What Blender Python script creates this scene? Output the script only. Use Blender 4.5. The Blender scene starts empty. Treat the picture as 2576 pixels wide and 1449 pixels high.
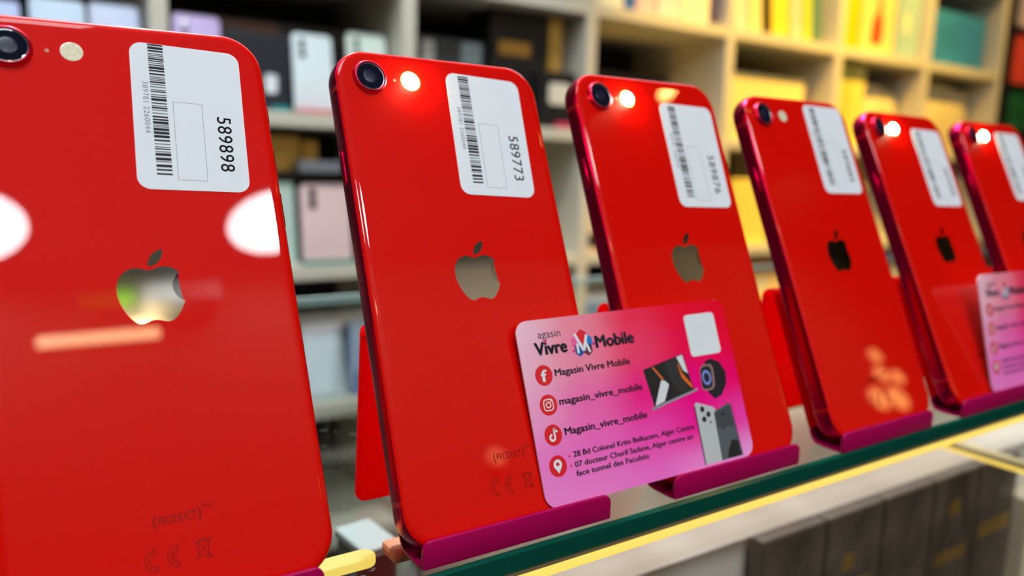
import bpy, bmesh, math, random
from mathutils import Matrix, Vector, Euler
random.seed(7)
S = 0.001                      # everything below is written in millimetres
C = bpy.context.scene.collection
scene = bpy.context.scene
PI = math.pi

# ------------------------------------------------------------------ camera
CAM = Vector((4.3038, -163.141, 96.76)); CROT = Euler((1.4144, -0.0289, -0.5766), 'XYZ'); FPX = 1977.06
cd = bpy.data.cameras.new('camera'); cam = bpy.data.objects.new('camera', cd); C.objects.link(cam)
cam.location = CAM * S; cam.rotation_euler = CROT
cd.sensor_width = 36; cd.lens = FPX / 2576 * 36; cd.clip_start = 0.005; cd.clip_end = 50
cd.dof.use_dof = True; cd.dof.focus_distance = 0.205; cd.dof.aperture_fstop = 8.0
scene.camera = cam

# ------------------------------------------------------------------ world, exposure
w = bpy.data.worlds.new('world'); scene.world = w; w.use_nodes = True
w.node_tree.nodes['Background'].inputs[0].default_value = (0.75, 0.85, 1, 1)
w.node_tree.nodes['Background'].inputs[1].default_value = 0.05
vs = scene.view_settings
vs.view_transform = 'Standard'; vs.look = 'None'; vs.gamma = 1; vs.exposure = 0.0; vs.use_curve_mapping = False
scene.cycles.max_bounces = 8; scene.cycles.transparent_max_bounces = 24; scene.cycles.glossy_bounces = 5
scene.cycles.caustics_reflective = False; scene.cycles.caustics_refractive = False
scene.cycles.sample_clamp_indirect = 6

# ------------------------------------------------------------------ helpers
def lin(c):
    c = c / 255
    return c / 12.92 if c <= 0.04045 else ((c + 0.055) / 1.055) ** 2.4
def rgb(r, g, b): return (lin(r), lin(g), lin(b), 1)
def mat(name, col, rough=0.5, metal=0.0, spec=0.5, coat=0.0, emit=None, es=0.0, coat_rough=0.03, trans=0.0):
    m = bpy.data.materials.new(name); m.use_nodes = True
    p = m.node_tree.nodes['Principled BSDF']
    p.inputs['Base Color'].default_value = col; p.inputs['Roughness'].default_value = rough
    p.inputs['Metallic'].default_value = metal; p.inputs['Specular IOR Level'].default_value = spec
    p.inputs['Coat Weight'].default_value = coat; p.inputs['Coat Roughness'].default_value = coat_rough
    p.inputs['Transmission Weight'].default_value = trans
    if emit: p.inputs['Emission Color'].default_value = emit; p.inputs['Emission Strength'].default_value = es
    return m
def noisy(m, scale, amount, detail=4):
    """slight procedural unevenness of the base colour"""
    nt = m.node_tree; p = nt.nodes['Principled BSDF']; c = tuple(p.inputs['Base Color'].default_value)
    tc = nt.nodes.new('ShaderNodeTexCoord'); n = nt.nodes.new('ShaderNodeTexNoise'); r = nt.nodes.new('ShaderNodeValToRGB')
    n.inputs['Scale'].default_value = scale; n.inputs['Detail'].default_value = detail
    r.color_ramp.elements[0].position = .3; r.color_ramp.elements[1].position = .7
    r.color_ramp.elements[0].color = tuple(v * (1 - amount) for v in c[:3]) + (1,); r.color_ramp.elements[1].color = c
    nt.links.new(tc.outputs['Object'], n.inputs['Vector']); nt.links.new(n.outputs['Fac'], r.inputs['Fac'])
    nt.links.new(r.outputs['Color'], p.inputs['Base Color'])
    return m
def link(name, me, m=None, parent=None, M=None):
    o = bpy.data.objects.new(name, me); C.objects.link(o)
    if m is not None and me is not None:
        for x in (m if isinstance(m, (list, tuple)) else [m]): me.materials.append(x)
    if parent is not None: o.parent = parent
    if M is not None: o.matrix_local = M
    return o
def build(name, bm, m=None, parent=None, M=None, smooth=False):
    bmesh.ops.recalc_face_normals(bm, faces=bm.faces)
    bm.transform(Matrix.Scale(S, 4))
    me = bpy.data.meshes.new(name); bm.to_mesh(me); bm.free()
    if smooth:
        for p in me.polygons: p.use_smooth = True
        try: me.set_sharp_from_angle(angle=math.radians(40))
        except Exception: pass
    return link(name, me, m, parent, M)
def tag(o, label, cat, group=None):
    o['label'] = label; o['category'] = cat
    if group: o['group'] = group
    return o
def thing(name, label, cat, loc=(0, 0, 0), group=None, M=None):
    o = bpy.data.objects.new(name, None); C.objects.link(o); o.empty_display_size = .01
    if M is not None: o.matrix_world = M
    else: o.location = Vector(loc) * S
    return tag(o, label, cat, group)
def mm(M):
    M = M.copy(); M.translation = M.translation * S; return M
def copy_tree(o, parent=None):
    c = o.copy(); C.objects.link(c)
    if parent is not None:
        c.parent = parent; c.matrix_parent_inverse = o.matrix_parent_inverse.copy()
    for ch in list(o.children): copy_tree(ch, c)
    return c
def box(bm, x0, x1, y0, y1, z0, z1, bev=0.0, seg=2):
    r = bmesh.ops.create_cube(bm, size=1)
    vs_ = r['verts']
    for v in vs_:
        v.co = Vector((x0 + (v.co.x + .5) * (x1 - x0), y0 + (v.co.y + .5) * (y1 - y0), z0 + (v.co.z + .5) * (z1 - z0)))
    if bev:
        es = list({e for v in vs_ for e in v.link_edges})
        bmesh.ops.bevel(bm, geom=es, offset=bev, segments=seg, profile=.5, affect='EDGES')
    return bm
def B(): return bmesh.new()
def rrect(wd, ht, r, n=10, cx=0.0, cy=0.0):
    """outline of a rounded rectangle, r one radius or four (bl, br, tr, tl)"""
    if not isinstance(r, (list, tuple)): r = [r] * 4
    pts = []
    for (sx, sy, a0), q in zip(((-1, -1, PI), (1, -1, 1.5 * PI), (1, 1, 0), (-1, 1, .5 * PI)), r):
        q = max(q, 1e-3)
        ox, oy = cx + sx * (wd / 2 - q), cy + sy * (ht / 2 - q)
        for i in range(n + 1):
            a = a0 + PI / 2 * i / n
            pts.append((ox + q * math.cos(a), oy + q * math.sin(a)))
    return pts
def circ(cx, cy, r, n=28, ry=None):
    return [(cx + r * math.cos(2 * PI * i / n), cy + (ry or r) * math.sin(2 * PI * i / n)) for i in range(n)]
def loft(bm, loops, cap0=True, cap1=True, mi=0):
    rows = [[bm.verts.new(p) for p in L] for L in loops]
    n = len(rows[0])
    for a, b in zip(rows, rows[1:]):
        for i in range(n):
            f = bm.faces.new((a[i], a[(i + 1) % n], b[(i + 1) % n], b[i])); f.material_index = mi
    if cap0: bm.faces.new(rows[0][::-1]).material_index = mi
    if cap1: bm.faces.new(rows[-1]).material_index = mi
    return bm
def plate(bm, outline, y0, y1, bev=0.3):
    """outline in (x, z) extruded along y with softened rims"""
    cx = sum(p[0] for p in outline) / len(outline); cz = sum(p[1] for p in outline) / len(outline)
    n = len(outline)
    def inset(d):
        out = []
        for i, p in enumerate(outline):
            a, b = Vector(outline[i - 1]), Vector(outline[(i + 1) % n]); t = (b - a)
            if t.length < 1e-9: out.append(p); continue
            t.normalize(); nn = Vector((-t.y, t.x))
            if nn.dot(Vector((cx, cz)) - Vector(p)) < 0: nn = -nn
            out.append((p[0] + nn.x * d, p[1] + nn.y * d))
        return out
    if bev <= 0: prof = [(0, y0), (0, y1)]
    else:
        k = bev * .3
        prof = [(bev, y0), (k, y0 + k), (0, y0 + bev), (0, y1 - bev), (k, y1 - k), (bev, y1)]
    return loft(bm, [[(x, y, z) for x, z in inset(d)] for d, y in prof])
def lathe(bm, prof, n=40, cx=0.0, cz=0.0):
    """profile (radius, y) turned about an axis along y"""
    return loft(bm, [[(cx + r * math.cos(2 * PI * i / n), y, cz + r * math.sin(2 * PI * i / n)) for i in range(n)] for r, y in prof])
def flat(bm, polys, y=0.0):
    """printed shapes: polygons in (x, z), all at one y (facing -y)"""
    for P in polys:
        try: bm.faces.new([bm.verts.new((p[0], y, p[1])) for p in P])
        except ValueError: pass
    return bm
def bar2(p, q, wd):
    p, q = Vector(p), Vector(q); t = (q - p).normalized(); n = Vector((-t.y, t.x)) * wd / 2
    return [tuple(p - n), tuple(q - n), tuple(q + n), tuple(p + n)]
def arcband(cx, cy, r0, r1, a0, a1, n=18):
    o = [(cx + r1 * math.cos(a0 + (a1 - a0) * i / n), cy + r1 * math.sin(a0 + (a1 - a0) * i / n)) for i in range(n + 1)]
    return o + [(cx + r0 * math.cos(a1 + (a0 - a1) * i / n), cy + r0 * math.sin(a1 + (a0 - a1) * i / n)) for i in range(n + 1)]
def arcquads(cx, cy, r0, r1, a0, a1, n=18, sx=1.0):
    out = []
    for i in range(n):
        a, b = a0 + (a1 - a0) * i / n, a0 + (a1 - a0) * (i + 1) / n
        out.append([(cx + sx * r * math.cos(t), cy + r * math.sin(t)) for r, t in ((r0, a), (r1, a), (r1, b), (r0, b))])
    return out
def text_bm(body, bold=0.0, space=1.0):
    """letter shapes of a line of writing, as a bmesh in the xy plane, font size 1"""
    cu = bpy.data.curves.new('tmp', 'FONT'); cu.body = body; cu.offset = bold; cu.space_character = space; cu.resolution_u = 4
    o = bpy.data.objects.new('tmp', cu); C.objects.link(o)
    dg = bpy.context.evaluated_depsgraph_get(); me = bpy.data.meshes.new_from_object(o.evaluated_get(dg))
    bm = bmesh.new(); bm.from_mesh(me)
    bpy.data.objects.remove(o); bpy.data.curves.remove(cu); bpy.data.meshes.remove(me)
    return bm
CAPH = None
def caph():
    global CAPH
    if CAPH is None:
        b = text_bm('H'); CAPH = max(v.co.y for v in b.verts) - min(v.co.y for v in b.verts); b.free()
    return CAPH
def add_text(bm, body, x0, x1, base, cap, y=0.0, bold=0.0, down=False, space=1.0):
    """write body from x0 to x1 on the baseline with capitals cap high; down=True runs the line downwards"""
    t = text_bm(body, 0.0, space)
    mx = max(v.co.x for v in t.verts); mn = min(v.co.x for v in t.verts)
    kx = abs(x1 - x0) / (mx - mn); ky = cap / caph()
    for ox, oy in ([(0, 0)] if bold <= 0 else [(-bold, 0), (bold, 0), (0, bold * .7), (0, -bold * .7)]):
        new = {}
        for v in t.verts:
            a, b = (v.co.x - mn + ox) * kx, (v.co.y + oy) * ky
            new[v] = bm.verts.new((base + b, y, x0 - a) if down else (x0 + a, y, base + b))
        for f in t.faces:
            try: bm.faces.new([new[v] for v in f.verts])
            except ValueError: pass
    t.free(); return bm
def face_front(bm, sign=-1):
    for f in bm.faces:
        f.normal_update()
        if f.normal.y * sign < 0: f.normal_flip()
def print_on(name, bm, m, parent, M=None):
    face_front(bm)
    bm.transform(Matrix.Scale(S, 4))
    me = bpy.data.meshes.new(name); bm.to_mesh(me); bm.free()
    return link(name, me, m, parent, M)
def svg(path, n=8):
    """outline points from a small subset of path commands (m, c, z and their absolute forms)"""
    import re
    tok = re.findall(r'[a-zA-Z]|-?\d*\.?\d+', path); i = 0; cur = (0, 0); cmd = None; pts = []; loops = []
    while i < len(tok):
        if tok[i].isalpha(): cmd = tok[i]; i += 1
        if cmd in 'zZ': loops.append(pts); pts = []; continue
        if cmd in 'mMlL':
            p = (float(tok[i]), float(tok[i + 1])); i += 2
            cur = p if cmd in 'ML' else (cur[0] + p[0], cur[1] + p[1]); pts.append(cur)
        else:
            q = [float(t) for t in tok[i:i + 6]]; i += 6
            if cmd == 'c': q = [q[j] + cur[j % 2] for j in range(6)]
            for k in range(1, n + 1):
                t = k / n; u = 1 - t
                pts.append(tuple(u**3 * cur[j] + 3 * u * u * t * q[j] + 3 * u * t * t * q[2 + j] + t**3 * q[4 + j] for j in (0, 1)))
            cur = (q[4], q[5])
    return loops
RCAM = CROT.to_matrix()
def at(px, py, Y):
    """the point at depth Y (mm) of the place that the photograph shows at pixel px, py"""
    d = RCAM @ Vector(((px - 1288) / FPX, -(py - 724.5) / FPX, -1))
    return CAM + d * ((Y - CAM.y) / d.y)

# ------------------------------------------------------------------ materials
def red_glass():
    m = mat('red_glass', (0.74, 0.0025, 0.0003, 1), rough=.42, spec=.05, coat=1.0, coat_rough=.012)
    m.node_tree.nodes['Principled BSDF'].inputs['Coat IOR'].default_value = 1.3
    return m
M_RED = red_glass()
def red_metal():
    m = mat('red_anodised_metal', (0.50, 0.0, 0.055, 1), rough=.27, metal=1.0)
    nt = m.node_tree; p = nt.nodes['Principled BSDF']
    tc = nt.nodes.new('ShaderNodeTexCoord'); sp = nt.nodes.new('ShaderNodeSeparateXYZ'); nt.links.new(tc.outputs['Object'], sp.inputs[0])
    def band(z):
        s = nt.nodes.new('ShaderNodeMath'); s.operation = 'SUBTRACT'; s.inputs[1].default_value = z * S; nt.links.new(sp.outputs['Z'], s.inputs[0])
        a = nt.nodes.new('ShaderNodeMath'); a.operation = 'ABSOLUTE'; nt.links.new(s.outputs[0], a.inputs[0])
        l = nt.nodes.new('ShaderNodeMath'); l.operation = 'LESS_THAN'; l.inputs[1].default_value = .65 * S; nt.links.new(a.outputs[0], l.inputs[0])
        return l
    a = nt.nodes.new('ShaderNodeMath'); a.operation = 'MAXIMUM'
    nt.links.new(band(126.2).outputs[0], a.inputs[0]); nt.links.new(band(13.0).outputs[0], a.inputs[1])
    mx = nt.nodes.new('ShaderNodeMixRGB'); mx.inputs[1].default_value = (0.50, 0.0, 0.055, 1); mx.inputs[2].default_value = (0.62, 0.0, 0.01, 1)
    nt.links.new(a.outputs[0], mx.inputs[0]); nt.links.new(mx.outputs[0], p.inputs['Base Color'])
    iv = nt.nodes.new('ShaderNodeMath'); iv.operation = 'SUBTRACT'; iv.inputs[0].default_value = 1; nt.links.new(a.outputs[0], iv.inputs[1])
    nt.links.new(iv.outputs[0], p.inputs['Metallic'])
    return m
M_FRAME = red_metal()
M_RING = mat('camera_ring_metal', (0.75, 0.01, 0.05, 1), rough=.35, metal=1.0)
M_BLACKGLASS = mat('black_glass', (0.006, 0.006, 0.007, 1), rough=.08, coat=.5)
M_LENS = mat('lens_glass', (0.006, 0.008, 0.02, 1), rough=.05, coat=1.0, coat_rough=.01)
M_LENSIN = mat('lens_inner', (0.004, 0.006, 0.03, 1), rough=.3, spec=.3)
M_LENSRIM = mat('lens_rim_metal', (0.35, 0.36, 0.38, 1), rough=.3, metal=1.0)
M_MIC = mat('microphone_mesh', (0.30, 0.14, 0.10, 1), rough=.5, metal=.6)
M_FLASHOFF = noisy(mat('flash_lens', rgb(250, 240, 205), rough=.25, coat=.6), 900, .25)
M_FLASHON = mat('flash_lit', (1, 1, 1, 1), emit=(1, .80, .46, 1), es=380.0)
M_FLASHGLOW = mat('yellow_flash_glow', (.5, .3, .05, 1), emit=(1, .55, .10, 1), es=1.3)  # yellow glow added around the lit flash to imitate its bloom
M_LOGO = mat('mirror_emblem', (0.60, 0.585, 0.56, 1), rough=.06, metal=1.0)
M_MARK = mat('engraved_mark', (0.20, 0.004, 0.004, 1), rough=.25, metal=.35)
M_STICKER = mat('sticker_paper', rgb(236, 240, 246), rough=.55, spec=.3)
M_INK = mat('black_ink', (0.018, 0.02, 0.03, 1), rough=.6, spec=.2)
M_INKTHIN = mat('grey_ink', (0.24, 0.26, 0.30, 1), rough=.6, spec=.2)
M_BUTTON = mat('red_button_metal', (0.62, 0.0, 0.05, 1), rough=.22, metal=1.0)
def acrylic(name, col, tl):
    m = bpy.data.materials.new(name); m.use_nodes = True; nt = m.node_tree; p = nt.nodes['Principled BSDF']
    p.inputs['Base Color'].default_value = col; p.inputs['Roughness'].default_value = .38; p.inputs['Specular IOR Level'].default_value = .25; p.inputs['Coat Weight'].default_value = .08; p.inputs['Coat Roughness'].default_value = .2
    t = nt.nodes.new('ShaderNodeBsdfTranslucent'); t.inputs[0].default_value = col
    mx = nt.nodes.new('ShaderNodeMixShader'); mx.inputs[0].default_value = tl
    nt.links.new(p.outputs[0], mx.inputs[1]); nt.links.new(t.outputs[0], mx.inputs[2]); nt.links.new(mx.outputs[0], nt.nodes['Material Output'].inputs[0])
    return m
M_MAGENTA = acrylic('magenta_acrylic', (0.50, 0.0, 0.10, 1), .15)
M_REDAC = acrylic('red_acrylic', (0.92, 0.0, 0.012, 1), .7)
def thin_glass():
    m = bpy.data.materials.new('clear_glass'); m.use_nodes = True; nt = m.node_tree; nt.nodes.remove(nt.nodes['Principled BSDF'])
    t = nt.nodes.new('ShaderNodeBsdfTransparent'); t.inputs[0].default_value = (.93, .965, .95, 1)
    g = nt.nodes.new('ShaderNodeBsdfGlossy'); g.inputs['Roughness'].default_value = .03
    f = nt.nodes.new('ShaderNodeFresnel'); f.inputs[0].default_value = 1.5
    tc = nt.nodes.new('ShaderNodeTexCoord'); mp = nt.nodes.new('ShaderNodeMapping'); mp.inputs['Scale'].default_value = (160, 900, 1); mp.inputs['Rotation'].default_value = (0, 0, .5)
    n = nt.nodes.new('ShaderNodeTexNoise'); n.inputs['Scale'].default_value = 1.0; n.inputs['Detail'].default_value = 6
    nt.links.new(tc.outputs['Object'], mp.inputs[0]); nt.links.new(mp.outputs[0], n.inputs[0])
    r = nt.nodes.new('ShaderNodeValToRGB'); r.color_ramp.elements[0].position = .66; r.color_ramp.elements[1].position = .8
    r.color_ramp.elements[0].color = (0, 0, 0, 1); r.color_ramp.elements[1].color = (.5, .5, .5, 1)
    nt.links.new(n.outputs['Fac'], r.inputs[0])
    d = nt.nodes.new('ShaderNodeBsdfDiffuse'); d.inputs[0].default_value = (.8, .72, .58, 1)
    mx = nt.nodes.new('ShaderNodeMixShader'); ge = nt.nodes.new('ShaderNodeNewGeometry'); iv = nt.nodes.new('ShaderNodeMath'); iv.operation = 'SUBTRACT'; iv.inputs[0].default_value = 1; nt.links.new(ge.outputs['Backfacing'], iv.inputs[1])
    ml = nt.nodes.new('ShaderNodeMath'); ml.operation = 'MULTIPLY'; nt.links.new(iv.outputs[0], ml.inputs[0]); nt.links.new(f.outputs[0], ml.inputs[1])
    nt.links.new(ml.outputs[0], mx.inputs[0]); nt.links.new(t.outputs[0], mx.inputs[1]); nt.links.new(g.outputs[0], mx.inputs[2])
    m2 = nt.nodes.new('ShaderNodeMixShader'); nt.links.new(r.outputs[0], m2.inputs[0]); nt.links.new(mx.outputs[0], m2.inputs[1]); nt.links.new(d.outputs[0], m2.inputs[2])
    nt.links.new(m2.outputs[0], nt.nodes['Material Output'].inputs[0])
    return m
M_GLASS = thin_glass()
M_GREENEDGE = mat('green_glass_edge', (0.0, 0.070, 0.046, 1), rough=.18, spec=.5)
M_BACKEDGE = mat('sheen_tinted_edge', rgb(170, 195, 195), rough=.4)  # pale aqua paints reflected light into the rear edge colour
M_LED = mat('led_diffuser', (.12, .09, .03, 1), emit=(1, .70, .13, 1), es=1.05)
M_CHANNEL = mat('led_channel', rgb(190, 175, 130), rough=.4, metal=.6)
M_SHELF = noisy(mat('pale_laminate', rgb(214, 208, 190), rough=.5), 3, .06)
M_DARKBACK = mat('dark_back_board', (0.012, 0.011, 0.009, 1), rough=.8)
M_ROOM = noisy(mat('taupe_plaster', (0.20, 0.175, 0.14, 1), rough=.9, spec=.1), 2, .08)
M_CEIL = mat('ceiling_plaster', (0.10, 0.095, 0.085, 1), rough=.9, spec=.1)
M_FLOOR = noisy(mat('dark_floor', (0.06, 0.055, 0.05, 1), rough=.5), 3, .2)
M_WHITE = mat('white_plastic', rgb(232, 238, 242), rough=.35)
M_BLACK = mat('black_card', (0.012, 0.012, 0.013, 1), rough=.4)
M_GOLD = mat('gold_foil', (0.75, 0.48, 0.12, 1), rough=.35, metal=.8)
_mc = {}
def colour(r, g, b, rough=.45):
    k = (r, g, b, rough)
    if k not in _mc: _mc[k] = mat('print_%02x%02x%02x' % (r, g, b), rgb(r, g, b), rough=rough)
    return _mc[k]

# ------------------------------------------------------------------ lights: lamps mirrored in the phones, and added fill lamps
def emitter(name, col, s): return mat(name, (1, 1, 1, 1), emit=col, es=s)
M_COOL = emitter('cool_lamp', (0.90, 0.96, 1.0, 1), 68)
M_FILLPANEL = emitter('cool_fill_panel', (0.87, 0.955, 1.04, 1), 13.5)
M_WARMLAMP = emitter('warm_bar', (1.0, .72, .34, 1), 34)
M_HOUSING = mat('white_lamp_housing', (.6, .6, .6, 1), rough=.5)
def round_lamp(x, y, z, r, label, m=M_COOL):
    t = thing('ceiling_lamp', label, 'lamp', (x, y, z), 'round ceiling lamps')
    bm = B(); loft(bm, [[(a, b, h) for a, b in circ(0, 0, q, 48)] for q, h in ((r + 12, 0), (r + 12, -30), (r + 2, -34))]); build('housing', bm, M_HOUSING, t)
    bm = B(); loft(bm, [[(a, b, h) for a, b in circ(0, 0, q, 48)] for q, h in ((r, -34.5), (r, -38), (r - 4, -40))]); build('diffuser', bm, m, t)
    return t
def fill_panel(x, y, z, sx, sy, label, m=M_FILLPANEL):  # unseen ceiling panels added to raise the overall light
    t = thing('added_ceiling_panel', label, 'lamp', (x, y, z), 'added ceiling fill panels')
    bm = B(); box(bm, -sx / 2 - 15, sx / 2 + 15, -sy / 2 - 15, sy / 2 + 15, -30, 0); build('housing', bm, M_HOUSING, t)
    bm = B(); box(bm, -sx / 2, sx / 2, -sy / 2, sy / 2, -34, -30.5); build('diffuser', bm, m, t)
    return t
CEIL = 1640
round_lamp(728, -1702, CEIL, 147, 'round white ceiling lamp mirrored right of the emblem on the first phone')
round_lamp(-93, -1698, CEIL, 147, 'round white ceiling lamp mirrored at the left edge of the first phone')
fill_panel(-150, -560, CEIL, 620, 620, 'added square cool fill panel above the left end of the glass counter')
fill_panel(180, 640, CEIL, 520, 420, 'added square cool fill panel between the counter and the shelves')
fill_panel(1300, 1180, CEIL, 2200, 220, 'added long cool highlight panel above the top of the shelving', emitter('lilac_highlight_panel', (.92, .90, 1.0, 1), 20))  # added to lay highlights along the phones' top edges
t = thing('wall_bar_lamp', 'warm bar lamp on the facing wall, mirrored orange on the first phone', 'lamp', (218, -1985, 1412))
bm = B(); box(bm, -164, 164, -14, 0, -20, 20, 4); build('bracket', bm, M_HOUSING, t)
bm = B(); plate(bm, rrect(328, 36, 17), 0.5, 12, 2); build('diffuser', bm, M_WARMLAMP, t)
def spot(x, y, z, tgt, watts, col, label, ang=60):  # unseen spots added to brighten shelves, facing wall and stand legs
    t = thing('ceiling_spot', label, 'lamp', (x, y, z), 'track spots over the shelves')
    bm = B(); loft(bm, [[(a, b, h) for a, b in circ(0, 0, q, 24)] for q, h in ((20, 0), (20, -40), (38, -60), (38, -150))], cap1=False); build('shade', bm, M_BLACK, t)
    l = bpy.data.lights.new('added_light', 'SPOT'); l.energy = watts; l.color = col; l.spot_size = math.radians(ang); l.spot_blend = .6; l.shadow_soft_size = .03
    o = bpy.data.objects.new('added_light', l); C.objects.link(o); o.parent = t; o.location = (0, 0, -.152)
    d = Vector(tgt) - Vector((x, y, z - 152)); o.rotation_euler = d.to_track_quat('-Z', 'Y').to_euler()
WARM = (1.0, .60, .085)
spot(1500, 300, CEIL, (1650, 1060, 430), 125, WARM, 'added black fill spot aimed at the cubbies with slanted cards', 60)
spot(2200, 300, CEIL, (2150, 1060, 400), 80, WARM, 'added black fill spot aimed at the cubby with the blue box', 55)
spot(1340, 350, CEIL, (1450, 1060, 60), 80, WARM, 'added black fill spot aimed at the lower yellow cubbies', 50)
spot(950, 350, CEIL, (1000, 1040, 320), 6, (1, .74, .34), 'added black fill spot aimed at the middle of the shelves', 55)
spot(1700, -1250, CEIL, (1500, -2000, 1400), 80, (1, .9, .78), 'added black fill spot washing the facing wall', 120)
spot(3300, -1150, CEIL, (3200, -2000, 1400), 60, (1, .82, .55), 'added black fill spot washing the far end of the facing wall', 120)
spot(250, 900, CEIL, (260, 40, 20), 170, (1, .97, .92), 'added black spot back lighting the stand legs behind the red phones', 40)
spot(300, 350, CEIL, (430, 1060, 180), 60, (.86, .95, 1), 'added black fill spot aimed at the white phones', 50)

t = thing('ceiling_spot', 'warm track spot mirrored as a yellow glint at the top of the third phone', 'lamp', (2049, -1045, CEIL), 'track spots over the shelves')
bm = B(); loft(bm, [[(a, b, h) for a, b in circ(0, 0, q, 24)] for q, h in ((20, 0), (20, -20), (36, -30), (36, -60))]); build('shade', bm, M_BLACK, t)
bm = B(); loft(bm, [[(a, b, h) for a, b in circ(0, 0, q, 24)] for q, h in ((31, -60.5), (31, -63))]); build('lens', bm, emitter('warm_lens', (1, .62, .16, 1), 90), t)
for i, (x, z, rr) in enumerate(((3924, 960, 40), (3975, 815, 42), (3860, 850, 46), (3700, 725, 62), (3850, 705, 66))):
    t = thing('wall_lamp', ['round warm lamp on the facing wall, highest of the five', 'round warm lamp on the facing wall, right of the highest', 'small round warm lamp in the middle of the five on the facing wall', 'large round warm lamp at the lower left of the five on the facing wall', 'large round warm lamp at the lower right of the five on the facing wall'][i], 'lamp', (x, -1998, z), 'round warm lamps on the facing wall')
    bm = B(); lathe(bm, [(rr + 8, 0), (rr + 8, 20), (rr, 24)], 24); build('housing', bm, M_HOUSING, t)
    bm = B(); lathe(bm, [(rr, 24.5), (rr, 28), (rr - 6, 31)], 24); build('diffuser', bm, emitter('warm_globe', (1, .50, .12, 1), 11), t)
# ------------------------------------------------------------------ the room
t = thing('wall_lamp', 'single small warm lamp on the facing wall, mirrored beside the marks of the second phone', 'lamp', (1325, -1998, 805))
bm = B(); lathe(bm, [(38, 0), (38, 20), (32, 24)], 24); build('housing', bm, M_HOUSING, t)
bm = B(); lathe(bm, [(32, 24.5), (32, 28), (26, 31)], 24); build('diffuser', bm, emitter('amber_globe', (1, .3, .06, 1), 9), t)
def struct(name, bm, m):
    o = build(name, bm, m); o['kind'] = 'structure'; return o
X0, X1, Y0, Y1, Z0 = -1500, 5200, -2000, 1360, -1000
bm = B(); box(bm, X0, X1, Y0, Y1, Z0 - 40, Z0); struct('floor', bm, M_FLOOR)
bm = B(); box(bm, X0, X1, Y0, Y1, CEIL, CEIL + 40); struct('ceiling', bm, M_CEIL)
bm = B(); box(bm, X0, X1, Y0 - 40, Y0, Z0, CEIL); struct('wall_front', bm, M_ROOM)
bm = B(); box(bm, X0, X1, Y1, Y1 + 40, Z0, CEIL); struct('wall_back', bm, M_ROOM)
bm = B(); box(bm, X0 - 40, X0, Y0, Y1, Z0, CEIL); struct('wall_left', bm, M_ROOM)
bm = B(); box(bm, X1, X1 + 40, Y0, Y1, Z0, CEIL); struct('wall_right', bm, M_ROOM)
# what the polished emblems mirror on the facing wall
t = thing('green_sign', 'small lime green box sign on the facing wall, mirrored in the first emblem', 'sign', (250, -1990, 1545))
bm = B(); box(bm, -75, 75, 0, 30, -22, 22, 3); build('face', bm, colour(150, 225, 20), t)
t = thing('wall_cabinet', 'low white cabinet on the facing wall, mirrored in the first emblem', 'cabinet', (455, -1985, 1508))
bm = B(); box(bm, -110, 110, 0, 90, -40, 30, 4); build('body', bm, colour(190, 190, 188), t)

# ------------------------------------------------------------------ glass counter
ZS = -3.0                                     # top of the glass
GM = mm(Matrix.Translation((105, -4.6, ZS)) @ Matrix.Rotation(math.radians(.5), 4, 'Z'))
glass = thing('glass_shelf', 'thick clear glass counter top with a dark green polished front edge', 'shelf', M=GM)
bm = B(); box(bm, -420, 2100, 1.3, 388, -6.3, 0); build('pane', bm, M_GLASS, glass)
bm = B(); loft(bm, [[(x, 0, -5.6), (x, .6, -6.3), (x, 1.25, -6.3), (x, 1.25, 0), (x, .75, 0), (x, 0, -.75)] for x in (-420, 2100)])
build('polished_edge', bm, M_GREENEDGE, glass)['label'] = 'dark green polished front edge'
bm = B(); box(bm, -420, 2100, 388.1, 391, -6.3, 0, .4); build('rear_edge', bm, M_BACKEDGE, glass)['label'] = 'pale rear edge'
led = thing('led_strip', 'glowing yellow strip light under the front edge of the glass', 'light strip', M=mm(GM @ Matrix.Identity(4)))
led.matrix_world = mm(Matrix.Translation((105, -4.6, ZS)) @ Matrix.Rotation(math.radians(.5), 4, 'Z'))
bm = B(); box(bm, -420, 2100, .6, 7, -7.4, -6.35); box(bm, -420, 2100, 4.2, 7, -11.2, -7.4); build('channel', bm, M_CHANNEL, led)
bm = B(); box(bm, -420, 2100, .4, 4, -10.6, -7.6, .8); build('diffuser', bm, M_LED, led)
led2 = thing('led_strip', 'second yellow strip light running front to back below the counter, above the dark boxes', 'light strip', (470, 20, -60))
bm = B(); box(bm, -5, 3, -70, 58, 0, 3); build('channel', bm, M_CHANNEL, led2)
bm = B(); box(bm, -4, 1.5, -70, 58, -3, -.05, .8); build('diffuser', bm, M_LED, led2)
M_CABFILL = emitter('cabinet_fill', (1, .93, .86, 1), 6.0)  # for a hidden lamp bar added to brighten riser and boxes
M_SALMON = mat('salmon_led_reflection', rgb(232, 150, 115), rough=.45)  # salmon colour paints dim reflections of the front light strip
t = thing('cabinet_bar', 'yellow lit bar lamp under the glass at the right of the first phone', 'lamp', (90, 36, -17), 'bar lamps inside the counter')
bm = B(); plate(bm, rrect(400, 7, 3.4, 8, -200, 0), -1.5, 1.5, .6); bm.transform(Matrix.Rotation(-PI / 2, 4, 'X')); build('diffuser', bm, M_LED, t)
t = thing('cabinet_bar', 'salmon bar painted as dim reflections of the strip light under the glass, right of the yellow lit one', 'lamp', (94, 36, -17), 'bar lamps inside the counter')
bm = B(); box(bm, 0, 46, -5, 5, -2, 2, 1.4); build('housing', bm, M_SALMON, t)
t = thing('cabinet_bar', 'added long fill lamp along the top of the pale riser under the glass', 'lamp', (150, 92, -17), 'bar lamps inside the counter')
bm = B(); box(bm, 0, 1600, -6, 6, -2, 2, 1); box(bm, 0, 1600, -6, -4.8, -8, -2); build('housing', bm, M_CHANNEL, t)
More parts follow.
